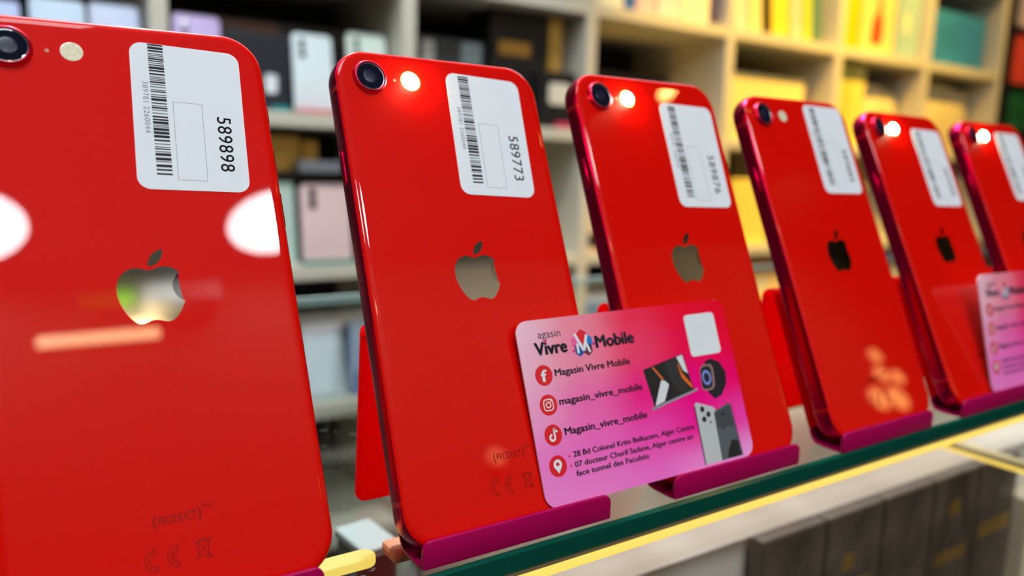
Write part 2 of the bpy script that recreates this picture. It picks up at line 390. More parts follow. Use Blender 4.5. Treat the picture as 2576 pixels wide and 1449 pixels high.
bm = B(); box(bm, 6, 1594, -4.5, 5.5, -4, -2.05); build('diffuser', bm, M_CABFILL, t)
# cabinet under the glass
cab = thing('counter_cabinet', 'display cabinet under the glass with white riser and dark base', 'cabinet', (0, 0, -1000))
bm = B(); box(bm, -400, 2300, 2, 392, 0, 760); build('base', bm, mat('cabinet_base', (0.035, 0.033, 0.032, 1), rough=.5), cab)
bm = B(); box(bm, 140, 2280, 104, 110, 760, 984, 1); build('riser', bm, noisy(mat('riser_board', rgb(226, 218, 205), rough=.5), 6, .08), cab)['label'] = 'pale riser board'
bm = B(); box(bm, 140, 2280, 71, 103.8, 760.2, 922, 1); build('step', bm, noisy(mat('step_board', rgb(222, 216, 206), rough=.5), 6, .08), cab)['label'] = 'pale step board'
for x in (-394, 2290):
    bm = B(); box(bm, x, x + 8, 4, 388, 760, 990.5); build('side_panel', bm, M_WHITE, cab)
# dark boxes on the cabinet base
def dark_box(x, wdt, y, top, bot, label, letters):
    t = thing('product_box', label, 'box', (x, y, bot), 'dark product boxes under the glass')
    h = top - bot
    bm = B(); box(bm, .4, wdt - .4, 0, 9, .3, h, 1.0); build('body', bm, noisy(mat('dark_box_card', (0.15, 0.115, 0.085, 1), rough=.35), 60, .5), t)
    for (a, b, c, d) in letters:
        bm = B(); flat(bm, [rrect((c - a) * wdt, (d - b) * h, 1.0, 4, (a + c) / 2 * wdt, (b + d) / 2 * h)], -.06); print_on('gold_print', bm, M_GOLD, t)
L_ = [[(.5, .60, .8, .66)], [(.15, .56, .9, .60), (.3, .80, .5, .86), (.6, .70, .8, .76)], [(.1, .60, .9, .64)], [(.15, .66, .85, .71), (.35, .84, .6, .90)], [(.12, .70, .88, .76)]]
ords = ['leftmost dark box under the glass counter, below the third phone', 'second dark box from the left under the glass counter', 'third dark box from the left under the glass counter', 'fourth dark box from the left under the glass counter', 'rightmost dark box under the glass counter, next to the beige box']
for i in range(5): dark_box(297 + i * 50, 49, 60, -76, -239.8, ords[i], L_[i])
t = thing('product_box', 'beige box standing right of the dark boxes under the glass', 'box', (552, 52, -239.8))
bm = B(); box(bm, 0, 70, 0, 18, 0, 132, 2); build('body', bm, colour(238, 220, 190), t)
bm = B(); flat(bm, [rrect(40, 12, 2, 4, 35, 90)], -.06); print_on('label_print', bm, colour(190, 150, 100), t)
t = thing('white_box', 'small white box lying under the glass, seen between the first two phones', 'box', M=mm(Matrix.Translation((125, 126, -62)) @ Matrix.Rotation(.1, 4, 'Z')))
bm = B(); box(bm, -8, 9, -13, 14, 0, 4, 1); build('lid', bm, colour(175, 180, 185), t)
bm = B(); box(bm, -7, 8, -12, 13, -177.5, -.1, 1); build('body', bm, colour(60, 60, 66), t)

# ------------------------------------------------------------------ shelving on the back wall
YF = 1037                                     # front edges
BZ = [848, 617, 386, 154.5, -83, -314, -545, -776]      # shelf centres
VX = [204 + 376 * i for i in range(-4, 7)]
sh = thing('shelving_unit', 'large pale cubby shelving filled with phones and boxes', 'shelf', (0, YF, -1000))
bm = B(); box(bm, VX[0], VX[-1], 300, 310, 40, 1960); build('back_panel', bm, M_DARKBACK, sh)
for x in VX:
    bm = B(); box(bm, x - 12, x + 12, 0, 300, 0, 1960, 1.5); build('upright', bm, M_SHELF, sh)
for z in BZ:
    for a, b in zip(VX, VX[1:]):
        bm = B(); box(bm, a + 12, b - 12, 1, 299, z - 11 + 1000, z + 11 + 1000, 1.0); build('shelf_board', bm, M_SHELF, sh)
def top(row): return BZ[row] + 11.3
R1, R2, R3, R4 = top(2), top(3), top(4), top(5)    # standing heights of the rows, from the top of the picture down

def disp_phone(x0, x1, z0, z1, y, col, label, lens=True, rz=0.0, group='display phones on the back shelves'):
    wd, ht = x1 - x0, z1 - z0
    t = thing('display_phone', label, 'phone', group=group, M=mm(Matrix.Translation(((x0 + x1) / 2, y, z0 + 1.3)) @ Matrix.Rotation(rz, 4, 'Z') @ Matrix.Rotation(math.radians(-8), 4, 'X')))
    bm = B(); plate(bm, rrect(wd, ht, wd * .13, 8, 0, ht / 2), 0, 8, 1.5); build('body', bm, col, t, smooth=True)
    if lens:
        bm = B(); plate(bm, rrect(wd * .3, ht * .26, wd * .08, 6, -wd * .26, ht * .82), -1.5, -.05, .4); bump = build('camera_bump', bm, col, t)
        for k in range(3):
            bm = B(); lathe(bm, [(wd * .075, 0), (wd * .075, -1.6), (wd * .06, -2)], 20, -wd * .26, ht * (.90 - .085 * k)); build('lens', bm, M_BLACKGLASS, bump)
    return t
def carton(x0, x1, z0, z1, y, dep, m, label, prints=(), rz=0.0, name='product_box', group='boxes on the back shelves', tilt=0.0):
    """prints: (x0, z0, x1, z1 as fractions, material)"""
    wd, ht = x1 - x0, z1 - z0
    t = thing(name, label, 'box', group=group, M=mm(Matrix.Translation((x0, y, z0 + max(0, wd * math.sin(tilt)))) @ Matrix.Rotation(rz, 4, 'Z') @ Matrix.Rotation(tilt, 4, 'Y')))
    bm = B(); box(bm, 0, wd, 0, dep, 0, ht, min(2, wd * .1)); build('body', bm, m, t)
    for k, (a, b, c, d, pm) in enumerate(prints):
        bm = B(); flat(bm, [rrect((c - a) * wd, (d - b) * ht, min((c - a) * wd, (d - b) * ht) * .2, 4, (a + c) / 2 * wd, (b + d) / 2 * ht)], -.3); print_on('printed_panel', bm, pm, t)
    return t
YP = 1070
# row with the white phones (behind phones 1 and 2)
disp_phone(10, 44, R2, 286, YP, colour(190, 205, 245), 'pale blue phone at the far left end of the back shelf', lens=False)
disp_phone(54, 120, R2, 297, YP, colour(205, 225, 245), 'white-blue phone above the camera of the first red phone', lens=False)
disp_phone(124, 188, R2, 300, YP, colour(205, 215, 240), 'pale phone just left of the first upright of the shelves', lens=False)
disp_phone(230, 296, R2, 298, YP, colour(205, 185, 235), 'lilac phone behind the top edge of the first red phone')
carton(300, 396, R2, 282, 1078, 60, mat('navy_box', (0.02, 0.024, 0.034, 1), rough=.3), 'dark navy box with a round white emblem between the first two red phones', [(.60, .24, .80, .48, M_WHITE), (.7, 0, 1, .08, colour(0, 140, 140))])
carton(222, 566, R2, 318, 1180, 90, M_BLACK, 'wide black box standing at the back behind the white phones', [(.2, .82, .55, .96, colour(120, 80, 60))])
disp_phone(402, 467, R2, 289, YP, colour(222, 236, 240), 'white phone standing between the first two red phones')
disp_phone(492, 560, R2, 301, YP, colour(215, 230, 222), 'greenish white phone peeking over the second red phone')
carton(400, 470, R2 - .05, R2 + 6, 1050, 16, colour(200, 60, 80), 'thin pink price strip in front of the white phone', name='price_strip')
# middle cubby
carton(620, 760, R2, 312, 1100, 70, mat('charcoal_box', (0.05, 0.055, 0.058, 1), rough=.4), 'charcoal box with white marks above the second red phone', [(.1, .70, .27, .95, colour(190, 190, 185)), (.65, .72, .95, .97, colour(150, 165, 170))])
carton(768, 890, R2, 372, 1090, 90, M_BLACK, 'tall black box with gold lettering above the second red phone', [(.12, .62, .7, .74, M_GOLD)])
carton(893, 924, R2, 372, 1085, 100, M_GOLD, 'narrow golden box upright in the middle cubby')
carton(855, 935, R2, 268, 1052, 30, M_BLACK, 'small black box with a round white emblem left of the third red phone', [(.2, .42, .82, .80, colour(225, 220, 205))])
carton(885, 935, R2 - .05, R2 + 10, 1040, 10, colour(215, 50, 100), 'thin pink price strip at the right end of the middle shelf', name='price_strip')
# right cubbies, this row
carton(975, 1290, R2, 300, 1180, 100, M_BLACK, 'long black box lying deep in the dark cubby behind the third phone')
carton(1372, 1650, R2, 316, 1085, 150, mat('cream_card', rgb(245, 225, 150), rough=.6), 'long cream box above the fourth red phone', [(.05, .1, .55, .2, colour(225, 205, 160))])
carton(1750, 1800, R2, 372, YP, 120, colour(215, 205, 90), 'tall yellow-green box left of the cream pouches')
carton(1803, 1870, R2, 366, YP, 120, colour(240, 220, 110), 'tall pale yellow box behind the fifth red phone', [(.0, .0, .1, 1, colour(190, 200, 30))])
def pouch(x0, x1, z0, z1, y, m, label, pm=None):
    t = thing('cream_pouch', label, 'bag', ((x0 + x1) / 2, y, z0), 'soft pouches in the right cubbies')
    wd, ht = x1 - x0, z1 - z0; L = []
    for s in range(15):
        f = s / 14; dp = 60 * math.sin(PI * (.12 + .86 * f)) ** .7 + 3; ww = wd * (.5 - .05 * math.sin(PI * f) + .0)
        row = []
        for i in range(28):
            a = 2 * PI * i / 28
            row.append((ww * math.copysign(abs(math.cos(a)) ** .6, math.cos(a)), dp / 2 * math.sin(a) + 40, ht * f * (1 + (.06 * math.sin(i * 1.3) if s == 14 else 0)) - 18 * f * (math.cos(a) ** 2) * (f ** 3)))
        L.append(row)
    bm = B(); loft(bm, L); build('body', bm, m, t, smooth=True)
    if pm: bm = B(); flat(bm, [rrect(wd * .45, ht * .25, 4, 4, 0, ht * .45)], 4); print_on('label_print', bm, pm, t)
M_POUCH = noisy(mat('cream_film', rgb(240, 222, 165), rough=.4), 14, .18)
pouch(1880, 2066, R2, 322, YP, M_POUCH, 'cream pouch with an orange print behind the fifth red phone', colour(235, 150, 40))
pouch(2110, 2440, R2, 352, YP, M_POUCH, 'large cream pouch in the cubby below the blue box')
# top row
def cards(spec):
    for x0, x1, z1, c, tilt, label in spec:
        carton(x0, x1, R1, z1, 1062, 120, colour(*c), label, tilt=tilt, name='boxed_case', group='boxed cases on the top row')
cards([(597, 700, 470, (90, 90, 96), 0, 'dark grey boxed case on the top row above the second red phone'),
       (720, 840, 465, (150, 150, 150), 0, 'grey boxed case on the top row above the black boxes'),
       (970, 1050, 500, (222, 228, 222), 0, 'white boxed case at the left end of the top row'),
       (1056, 1080, 500, (60, 110, 190), 0, 'slim blue boxed case on the top row'),
       (1084, 1134, 500, (230, 190, 200), 0, 'pink boxed case on the top row'),
       (1140, 1205, 500, (205, 210, 215), 0, 'pale grey boxed case on the top row'),
       (1210, 1285, 500, (240, 232, 205), 0, 'cream boxed case next to the violet one on the top row'),
       (1289, 1318, 500, (80, 70, 110), 0, 'dark violet boxed case at the right end of its cubby'),
       (1368, 1408, 540, (225, 222, 210), -.13, 'white slanted boxed case in the cubby of leaning cases'),
       (1416, 1456, 540, (250, 225, 160), -.13, 'cream slanted boxed case in the cubby of leaning cases'),
       (1464, 1482, 540, (40, 40, 20), -.13, 'black slanted boxed case in the cubby of leaning cases'),
       (1490, 1553, 540, (250, 215, 70), -.13, 'yellow slanted boxed case in the cubby of leaning cases'),
       (1562, 1593, 540, (225, 215, 190), -.13, 'beige slanted boxed case in the cubby of leaning cases'),
       (1602, 1633, 540, (190, 210, 70), -.13, 'green slanted boxed case in the cubby of leaning cases'),
       (1642, 1668, 520, (90, 130, 120), -.13, 'dark teal slanted boxed case in the cubby of leaning cases')])
carton(1746, 1800, R1, 590, 1055, 150, colour(255, 190, 0), 'bright orange box at the left of the cubby with the bottle print')
carton(1822, 1960, R1, 580, 1062, 150, colour(250, 222, 140), 'cream box printed with a red bottle')
o = [x for x in C.objects if x.get('label') == 'cream box printed with a red bottle'][0]
bm = B(); flat(bm, [[(40, 22), (78, 22), (84, 40), (84, 80), (74, 104), (72, 140), (58, 140), (56, 104), (40, 80), (36, 40)]], -.4); print_on('bottle_print', bm, colour(215, 70, 15), o)
carton(1976, 2066, R1, 585, 1062, 120, colour(170, 205, 205), 'pale blue box beside the box with the bottle print', [(.2, .35, .5, .6, colour(235, 235, 190))])
carton(2140, 2420, R1, 545, 1068, 120, noisy(colour(60, 150, 225), 20, .3), 'square blue box in the right cubby of the top row')
# lower rows
carton(228, 410, R3, 40, 1180, 60, M_BLACK, 'black box at the back of the lower shelf behind the first phone')
carton(330, 480, 60, 74, 1110, 60, M_BLACK, 'black riser above the pink phone', name='shelf_riser')
disp_phone(352, 402, R3, 58, YP, colour(190, 215, 205), 'pale green phone left of the pink phone', lens=False)
disp_phone(412, 495, R3, 56, YP, colour(236, 205, 205), 'pink phone standing between the first two red phones')
carton(408, 560, R3, 58, 1108, 40, M_BLACK, 'black box standing behind the pink phone')
carton(404, 500, R3 - .05, R3 + 7, 1048, 12, colour(60, 130, 120), 'thin teal price strip below the pink phone', name='price_strip')
carton(360, 425, 74.2, 132, 1120, 50, M_GOLD, 'gold box on the riser above the pink phone')
carton(428, 455, 74.2, 126, 1120, 50, M_GOLD, 'small gold box right of the larger gold box')
carton(412, 482, 74.2, 93, 1085, 24, colour(165, 170, 180), 'flat silver box in front of the gold boxes')
carton(700, 905, R3, 120, 1200, 60, colour(60, 66, 70), 'dark grey case leaning in the cubby left of the third phone', tilt=-.04)
carton(972, 1034, R3, 10, 1060, 60, colour(225, 212, 170), 'small cream box left of the third red phone', [(.1, .1, .9, .45, M_BLACK)])
carton(1000, 1050, R3 - .05, R3 + 10, 1042, 10, colour(210, 60, 90), 'thin pink price strip left of the third red phone', name='price_strip')
carton(1395, 1520, R3, 78, 1062, 120, mat('yellow_card', rgb(252, 225, 105), rough=.6), 'bright yellow box between the third and fourth red phones', [(.02, 0, .18, .55, colour(120, 105, 50))])
carton(1760, 1900, R3, 70, 1062, 120, colour(225, 205, 150), 'cream box between the fourth and fifth red phones')
carton(2120, 2400, R3, 90, 1062, 120, colour(150, 145, 150), 'grey box between the fifth and sixth red phones')
carton(1480, 1600, R4, -118, 1062, 100, colour(245, 190, 120), 'peach box on the lower shelf behind the fourth phone', [(.25, .6, .5, .8, colour(200, 215, 235))])
carton(2022, 2068, R4, -118, 1062, 100, colour(95, 75, 190), 'violet box on the lower shelf behind the fifth phone')
carton(972, 1100, R4, -168, 1056, 120, colour(150, 185, 240), 'light blue box on the lower shelf between the second and third phones')
disp_phone(412, 482, R4, -176, YP, colour(215, 228, 240), 'white phone on the lowest visible shelf, seen through the glass', lens=False)
disp_phone(490, 545, R4, -178, YP, colour(60, 95, 160), 'dark blue phone on the lowest visible shelf, seen through the glass', lens=False)
# neighbouring shelf at the right
u2 = thing('shelf_rack', 'dark rack with coloured boxes beyond the right end of the shelving', 'shelf', (2500, YF, -1000))
bm = B(); box(bm, 0, 20, 0, 300, 0, 1960); build('upright', bm, M_BLACK, u2)
bm = B(); box(bm, 20, 600, 290, 300, 0, 1960); build('back_panel', bm, M_DARKBACK, u2)
for z in (1242, 1378, 1540):
    bm = B(); box(bm, 20, 600, 2, 289, z - 10, z); build('shelf_board', bm, M_BLACK, u2)
carton(2575, 2760, 378.1, 525, 1050, 150, colour(225, 75, 60), 'red box on the dark rack at the right edge')
carton(2575, 2790, 242.1, 366, 1050, 150, noisy(mat('green_card', rgb(30, 110, 70), rough=.5), 30, .6), 'dark green box below the red box on the rack')
carton(2590, 2760, 540.1, 680, 1050, 150, colour(225, 205, 215), 'pale pink box above the red box on the rack')

# ------------------------------------------------------------------ the red phones
PW, PH, PT = 67.3, 138.4, 7.3
TH, PITCH = 0.4102, 84.027
POSE = [(-0.2, 2.5113, -0.0039, 0.0145, -0.0088), (-0.6276, -0.3, -0.0045, -0.0054, -0.0065), (0.0079, 0.4, 0.019, 0.0043, -0.019),
        (0.9331, -1.0, 0.0203, 0.0099, 0.0012), (0.1957, 0.2263, 0.0288, -0.0021, 0.0217), (-0.5932, 1.1937, 0.0122, 0.0019, 0.0171)]
def phone_M(k):
    dx, dy, yaw, roll, dt = POSE[k]
    return (Matrix.Translation((k * PITCH + PW / 2 + dx, dy, .55 if k == 0 else .38)) @ Matrix.Rotation(yaw, 4, 'Z') @ Matrix.Rotation(-(TH + dt), 4, 'X') @ Matrix.Rotation(-roll, 4, 'Y'))
def ring(a, d, r=10.0, n=14): return [(x, d, z) for x, z in rrect(PW - 2 * a, PH - 2 * a, r - a, n, 0, PH / 2)]
def emblem_loops():
    p = ('M12.152 6.896c-.948 0-2.415-1.078-3.96-1.04-2.04.027-3.91 1.183-4.961 3.014-2.117 3.675-.546 9.103 1.519 12.09 1.013 1.454 2.208 3.09 3.792 3.039 '
         '1.52-.065 2.09-.987 3.935-.987 1.831 0 2.35.987 3.96.948 1.637-.026 2.676-1.48 3.676-2.948 1.156-1.688 1.636-3.325 1.662-3.415-.039-.013-3.182-1.221-3.22-4.857'
         '-.026-3.04 2.48-4.494 2.597-4.559-1.429-2.09-3.623-2.324-4.39-2.376-2-.156-3.675 1.09-4.61 1.09z'
         'M15.53 3.83c.843-1.012 1.4-2.427 1.245-3.83-1.207.052-2.662.805-3.532 1.818-.78.896-1.454 2.338-1.273 3.714 1.338.104 2.715-.688 3.559-1.701z')
    return svg(p)
def make_phone():
    t = thing('smartphone', 'tmp', 'phone')
    bm = B(); loft(bm, [ring(a, d) for a, d in ((.42, .95), (.42, .78), (.5, .6), (.7, .42), (1.0, .27), (1.4, .14), (1.9, .05), (2.4, .01), (2.8, 0), (3.6, 0))], cap0=False); build('back_glass', bm, M_RED, t, smooth=True)
    bm = B(); loft(bm, [ring(a, d) for a, d in ((.50, .62), (.40, .66), (.26, 1.0), (.13, 1.5), (.04, 2.2), (0, 3.0), (0, 4.3), (.04, 5.1), (.13, 5.8), (.26, 6.3), (.40, 6.6), (.9, 6.7))], cap0=False); build('frame', bm, M_FRAME, t, smooth=True)
    bm = B(); loft(bm, [ring(a, d) for a, d in ((.46, 6.55), (.55, 6.85), (.9, 7.1), (1.5, 7.25), (2.3, 7.3))]); build('front_glass', bm, M_BLACKGLASS, t, smooth=True)
    cx, cz = 10.2 - PW / 2, 129.6
    bm = B(); lathe(bm, [(5.1, .05), (4.95, -.25), (4.8, -1.0), (4.62, -1.22), (4.35, -1.28), (4.2, -1.15), (4.15, -.7)], 56, cx, cz); cr = build('camera_ring', bm, M_RING, t, smooth=True)
    bm = B(); lathe(bm, [(4.15, -.75), (4.14, -1.0), (4.09, -1.03), (4.02, -.98)], 56, cx, cz); build('lens_rim', bm, M_LENSRIM, cr, smooth=True)
    bm = B(); lathe(bm, [(4.01, -.7), (4.01, -.97), (3.7, -1.02), (2.2, -1.03)], 56, cx, cz); build('lens_cover', bm, M_LENS, cr)
    bm = B(); lathe(bm, [(2.05, -1.031), (2.0, -1.05), (1.3, -1.1), (.5, -1.12)], 40, cx, cz); build('lens', bm, M_LENSIN, cr, smooth=True)
    bm = B(); lathe(bm, [(.45, .1), (.45, -.03)], 20, 17.9 - PW / 2, 129.5); build('microphone', bm, M_MIC, t)
    k = .72; bm = B()
    flat(bm, [[(k * (x - 12.0), k * (12.0 - z) + 72.0) for x, z in L] for L in emblem_loops()], -.035)
    bmesh.ops.triangulate(bm, faces=bm.faces[:]); print_on('emblem', bm, M_LOGO, t)
    # fine marks near the bottom
    bm = B(); X = -PW / 2
    add_text(bm, '(', X + 28.5, X + 29.2, 18.9, 2.4, -.03); add_text(bm, 'PRODUCT', X + 29.5, X + 37.3, 18.9, 1.75, -.03); add_text(bm, ')', X + 37.6, X + 38.3, 18.9, 2.4, -.03)
    add_text(bm, 'RED', X + 38.7, X + 40.7, 20.9, .7, -.03)
    def outline_c(cx_, cz_, r, mid):
        q = arcquads(cx_, cz_, r - .16, r, .55 * PI / 1.1, 1.5 * PI, 16) + arcquads(cx_, cz_, r - .95, r - .8, .5 * PI, 1.5 * PI, 16)
        if mid: q += [bar2((cx_ - r + .9, cz_ + .35), (cx_ - .2, cz_ + .35), .14), bar2((cx_ - r + .9, cz_ - .35), (cx_ - .2, cz_ - .35), .14)]
        q += [bar2((cx_, cz_ + s * (r - .95)), (cx_, cz_ + s * r), .16) for s in (1, -1)]
        return q
    flat(bm, outline_c(X + 28.4, 12.0, 2.3, False) + outline_c(X + 32.8, 12.0, 2.3, True), -.03)
    bx, bz = X + 37.9, 12.2
    flat(bm, [bar2((bx - 1.3, bz + 1.6), (bx - .95, bz - 1.6), .14), bar2((bx + 1.3, bz + 1.6), (bx + .95, bz - 1.6), .14), bar2((bx - 1, bz - 1.6), (bx + 1, bz - 1.6), .14),
              bar2((bx - 1.5, bz + 1.6), (bx + 1.5, bz + 1.6), .16), bar2((bx - 1, bz + 2.0), (bx + 1, bz + 2.0), .14), bar2((bx - 1.9, bz + 2.1), (bx + 1.9, bz - 2.2), .13), bar2((bx + 1.9, bz + 2.1), (bx - 1.9, bz - 2.2), .13)], -.03)
    flat(bm, arcquads(bx + 1.1, bz - 1.85, .22, .36, 0, 2 * PI, 14), -.03)
    print_on('engraved_marks', bm, M_MARK, t)
    # side keys (the edge at the left of the back carries the long key, the other one the switch and two keys)
    def key(s, z0, z1, wd=2.2):
        bm = B(); x = s * PW / 2
        box(bm, x - .5 if s > 0 else x - .55, x + .55 if s > 0 else x + .5, 3.65 - wd / 2, 3.65 + wd / 2, z0, z1, .45, 3); build('side_button', bm, M_BUTTON, t, smooth=True)
    key(-1, 98.4, 108.2); key(1, 114.8, 119.4, 2.0); key(1, 98.6, 107.9); key(1, 85.9, 95.4)
    bm = B()
    for k_, z in enumerate((70.6,)): loft(bm, [[(x, 3.65 + a, z + b) for a, b in circ(0, 0, .42, 14)] for x in (-PW / 2 - .02, -PW / 2 + .3)])
    build('pin_hole', bm, M_BLACKGLASS, t)
    return t
ph0 = make_phone()
labels = ['large red phone at the left edge, sticker reading 589898', 'red phone second from the left, lit flash and sticker reading 589773', 'red phone standing partly behind the pink card, sticker reading 589876',
          'fourth red phone from the left, dark flash beside its camera', 'fifth red phone from the left with a glowing flash', 'last red phone of the row, cut off by the right edge of the photo']
lit = [0, 1, 1, 0, 1, 1]
phones = []
for k in range(6):
    p = ph0 if k == 0 else copy_tree(ph0)
    p.matrix_world = mm(phone_M(k)); tag(p, labels[k], 'phone', 'red phones in a row on the glass'); phones.append(p)
for k in range(6):
    fx, fz = 22.95 - PW / 2, 129.7
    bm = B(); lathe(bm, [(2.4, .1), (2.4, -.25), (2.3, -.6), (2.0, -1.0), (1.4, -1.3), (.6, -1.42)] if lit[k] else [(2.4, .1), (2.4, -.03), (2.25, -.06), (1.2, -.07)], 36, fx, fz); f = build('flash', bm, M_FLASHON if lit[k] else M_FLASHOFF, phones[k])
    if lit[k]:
        bm = B(); lathe(bm, [(3.0, .1), (3.0, -.05), (2.45, -.08), (2.42, .1)], 36, fx, fz); build('flash_glow_ring', bm, M_FLASHGLOW, f)
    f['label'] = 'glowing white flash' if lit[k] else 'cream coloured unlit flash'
# stickers: part of each phone, with the number printed on it
NUM = ['589898', '589773', '589876', '589885', '589888', '589873']
SPOS = [(33.5, 95.6, 2.9, 25.8, 38.2), (33.3, 95.0, 2.4, 25.6, 38.8), (36.6, 90.2, 1.4, 26.3, 39.2), (36.9, 96.4, 1.2, 26.0, 39.3), (36.8, 91.2, 1.0, 26.0, 39.6), (34.7, 93.6, .8, 26.0, 39.0)]
BARS = []
z = 3.7
rb = random.Random(11)
while z < 38.2:
    wd = rb.choice([.2, .2, .3, .45, .7]); BARS.append((z, min(z + wd, 38.3))); z += wd + rb.choice([.2, .25, .3, .45, .6])
for k in range(6):
    u, v, a, sw, shh = SPOS[k]
    M = mm(Matrix.Translation((u - PW / 2, -.02, v)) @ Matrix.Rotation(math.radians(a), 4, 'Y'))
    bm = B(); plate(bm, rrect(sw, shh, 3.0, 8, sw / 2, shh / 2), -.10, .01, 0); s = build('price_sticker', bm, M_STICKER, phones[k], M)
    s['label'] = 'white paper sticker'
    bm = B(); flat(bm, [[(4.1 + .3 * (1 - b0 / 38), b0), (7.6 + .3 * (1 - b0 / 38), b0), (7.6 + .3 * (1 - b0 / 38), b1), (4.1 + .3 * (1 - b0 / 38), b1)] for b0, b1 in BARS if b1 > b0], -.13); print_on('barcode', bm, M_INK, s)
    bm = B(); add_text(bm, NUM[k], 20.0, 5.4, 19.2, 3.3, -.13, bold=.006, down=True, space=1.1); print_on('printed_number', bm, M_INK, s)
    bm = B(); add_text(bm, '389781 2260044', 27.8, 14.3, 2.45, 1.25, -.13, down=True, space=1.1); print_on('small_number', bm, M_INKTHIN, s)
    bm = B(); x0, x1, z0, z1 = 9.1, 15.8, 2.6, 23.0
    flat(bm, [bar2((x0, z0), (x1, z0), .1), bar2((x0, z1), (x1, z1), .1), bar2((x0, z0), (x0, z1), .1), bar2((x1, z0), (x1, z1), .1)], -.13); print_on('printed_frame', bm, M_INKTHIN, s)

# ------------------------------------------------------------------ bent acrylic stands
def strip(bm, prof, x0, x1, t=1.8):
    """sheet of thickness t following prof (y, z), from x0 to x1"""
    n = len(prof); L = []
    P = [Vector(p) for p in prof]
    A, Bk = [], []
    for i in range(n):
        d = (P[min(i + 1, n - 1)] - P[max(i - 1, 0)]).normalized(); nn = Vector((-d.y, d.x)) * t / 2
        A.append(P[i] + nn); Bk.append(P[i] - nn)
    e = .35
    loop = A + Bk[::-1]
    return loft(bm, [[(x, p.x, p.y) for p in loop] for x in (x0, x1)])
def make_stand():
    t = thing('phone_stand', 'tmp', 'stand')
    hw = 29.9
    # front lip: y from -1.5 to .3, z from 0 to 7.4 above the glass
    bm = B(); plate(bm, rrect(2 * hw, 7.4, [.6, .6, 2.6, 2.6], 8, 0, 3.7), -1.95, -.6, .35); build('front_lip', bm, M_MAGENTA, t, smooth=True)
    # floor and curved start of the back
    c, s_ = math.cos(TH), math.sin(TH)
    def back(wv, v): return (-(-c) * 0 + (-wv) * c + v * s_, 3.0 + wv * s_ + v * c)
    prof = [(-.6, .4), (4.0, .4), (7.0, .42), (9.6, .8), (11.2, 2.5), (12.1, 4.4)]
    b0 = back(-9.9, 7.0)
    prof += [((12.1 + b0[0]) / 2 - .1, (4.4 + b0[1]) / 2), b0]
    bm = B(); strip(bm, prof, -hw, hw, .7); build('trough', bm, M_MAGENTA, t, smooth=True)
    # back rest, bend and rear leg
    prof = [back(-9.9, 7.0), back(-9.9, 30), back(-9.9, 56)]
    p1 = Vector(back(-9.9, 58)); ctr = p1 + Vector((c, -s_)) * 3.0
    a0 = math.atan2(p1.y - ctr.y, p1.x - ctr.x)
    bend = [(ctr.x + 3.0 * math.cos(a0 - PI * .83 * i / 10), ctr.y + 3.0 * math.sin(a0 - PI * .83 * i / 10)) for i in range(11)]
    bm = B(); strip(bm, prof + bend, -hw, hw, 1.7); build('back_rest', bm, M_REDAC, t, smooth=True)
    e = Vector(bend[-1]); foot = Vector((42.2, .9)); d = e - foot; ln = d.length
    ang = math.atan2(d.x, d.y)
    bm = B(); plate(bm, rrect(2 * hw, ln, [3.2, 3.2, .05, .05], 8, 0, ln / 2), -.85, .85, .3)
    build('rear_leg', bm, M_REDAC, t, mm(Matrix.Translation((0, foot.x, foot.y)) @ Matrix.Rotation(-ang, 4, 'X')), smooth=True)
    return t
st0 = make_stand()
LX = [(2.4 + 62.2) / 2, 116.4, 201.6, 283.9, 367.5, 453.0]
sl = ['magenta acrylic stand cut by the lower edge of the photo, under the first phone', 'magenta acrylic stand under the phone with sticker 589773, left end of the card in it', 'magenta acrylic stand holding the right end of the pink card',
      'magenta acrylic stand under the fourth phone from the left', 'magenta acrylic stand under the fifth phone from the left', 'magenta acrylic stand under the last phone of the row']
for k in range(6):
    s = st0 if k == 0 else copy_tree(st0)
    s.matrix_world = mm(Matrix.Translation((LX[k], (1.6, 0, .2, -.8, .1, .9)[k], ZS + .05)) @ Matrix.Rotation(POSE[k][2] * .4, 4, 'Z')); tag(s, sl[k], 'stand', 'magenta phone stands on the glass')

# ------------------------------------------------------------------ pink cards
CW, CH = 85.6, 54.0
def card_material():
    m = mat('card_print', (1, 1, 1, 1), rough=.6, spec=.1); nt = m.node_tree; p = nt.nodes['Principled BSDF']
    a = nt.nodes.new('ShaderNodeVertexColor'); a.layer_name = 'ink'; nt.links.new(a.outputs[0], p.inputs['Base Color']); return m
M_CARD = card_material()
M_CARDEDGE = colour(235, 205, 215)
GRID = [[(222, 128, 196), (232, 120, 192), (236, 105, 190), (236, 130, 200), (235, 150, 210)],
        [(230, 120, 190), (236, 100, 180), (242, 70, 165), (250, 20, 140), (246, 60, 160)],
        [(238, 150, 190), (246, 100, 165), (250, 30, 125), (250, 0, 120), (240, 0, 100)],
        [(242, 172, 190), (250, 128, 155), (252, 60, 100), (245, 10, 70), (230, 0, 50)],
        [(242, 185, 200), (250, 130, 150), (250, 45, 80), (235, 10, 45), (222, 0, 35)]]
def ink(u, v):
    a, b = min(max(u / CW, 0), .9999) * 4, min(max(v / CH, 0), .9999) * 4; i, j = int(a), int(b); a -= i; b -= j
    a = a * a * (3 - 2 * a); b = b * b * (3 - 2 * b)
    f = lambda q: [min(lin(c) * 1.22, .95) for c in q]
    c00, c10, c01, c11 = f(GRID[j][i]), f(GRID[j][i + 1]), f(GRID[j + 1][i]), f(GRID[j + 1][i + 1])
    return tuple((c00[k] * (1 - a) + c10[k] * a) * (1 - b) + (c01[k] * (1 - a) + c11[k] * a) * b for k in range(3)) + (1,)
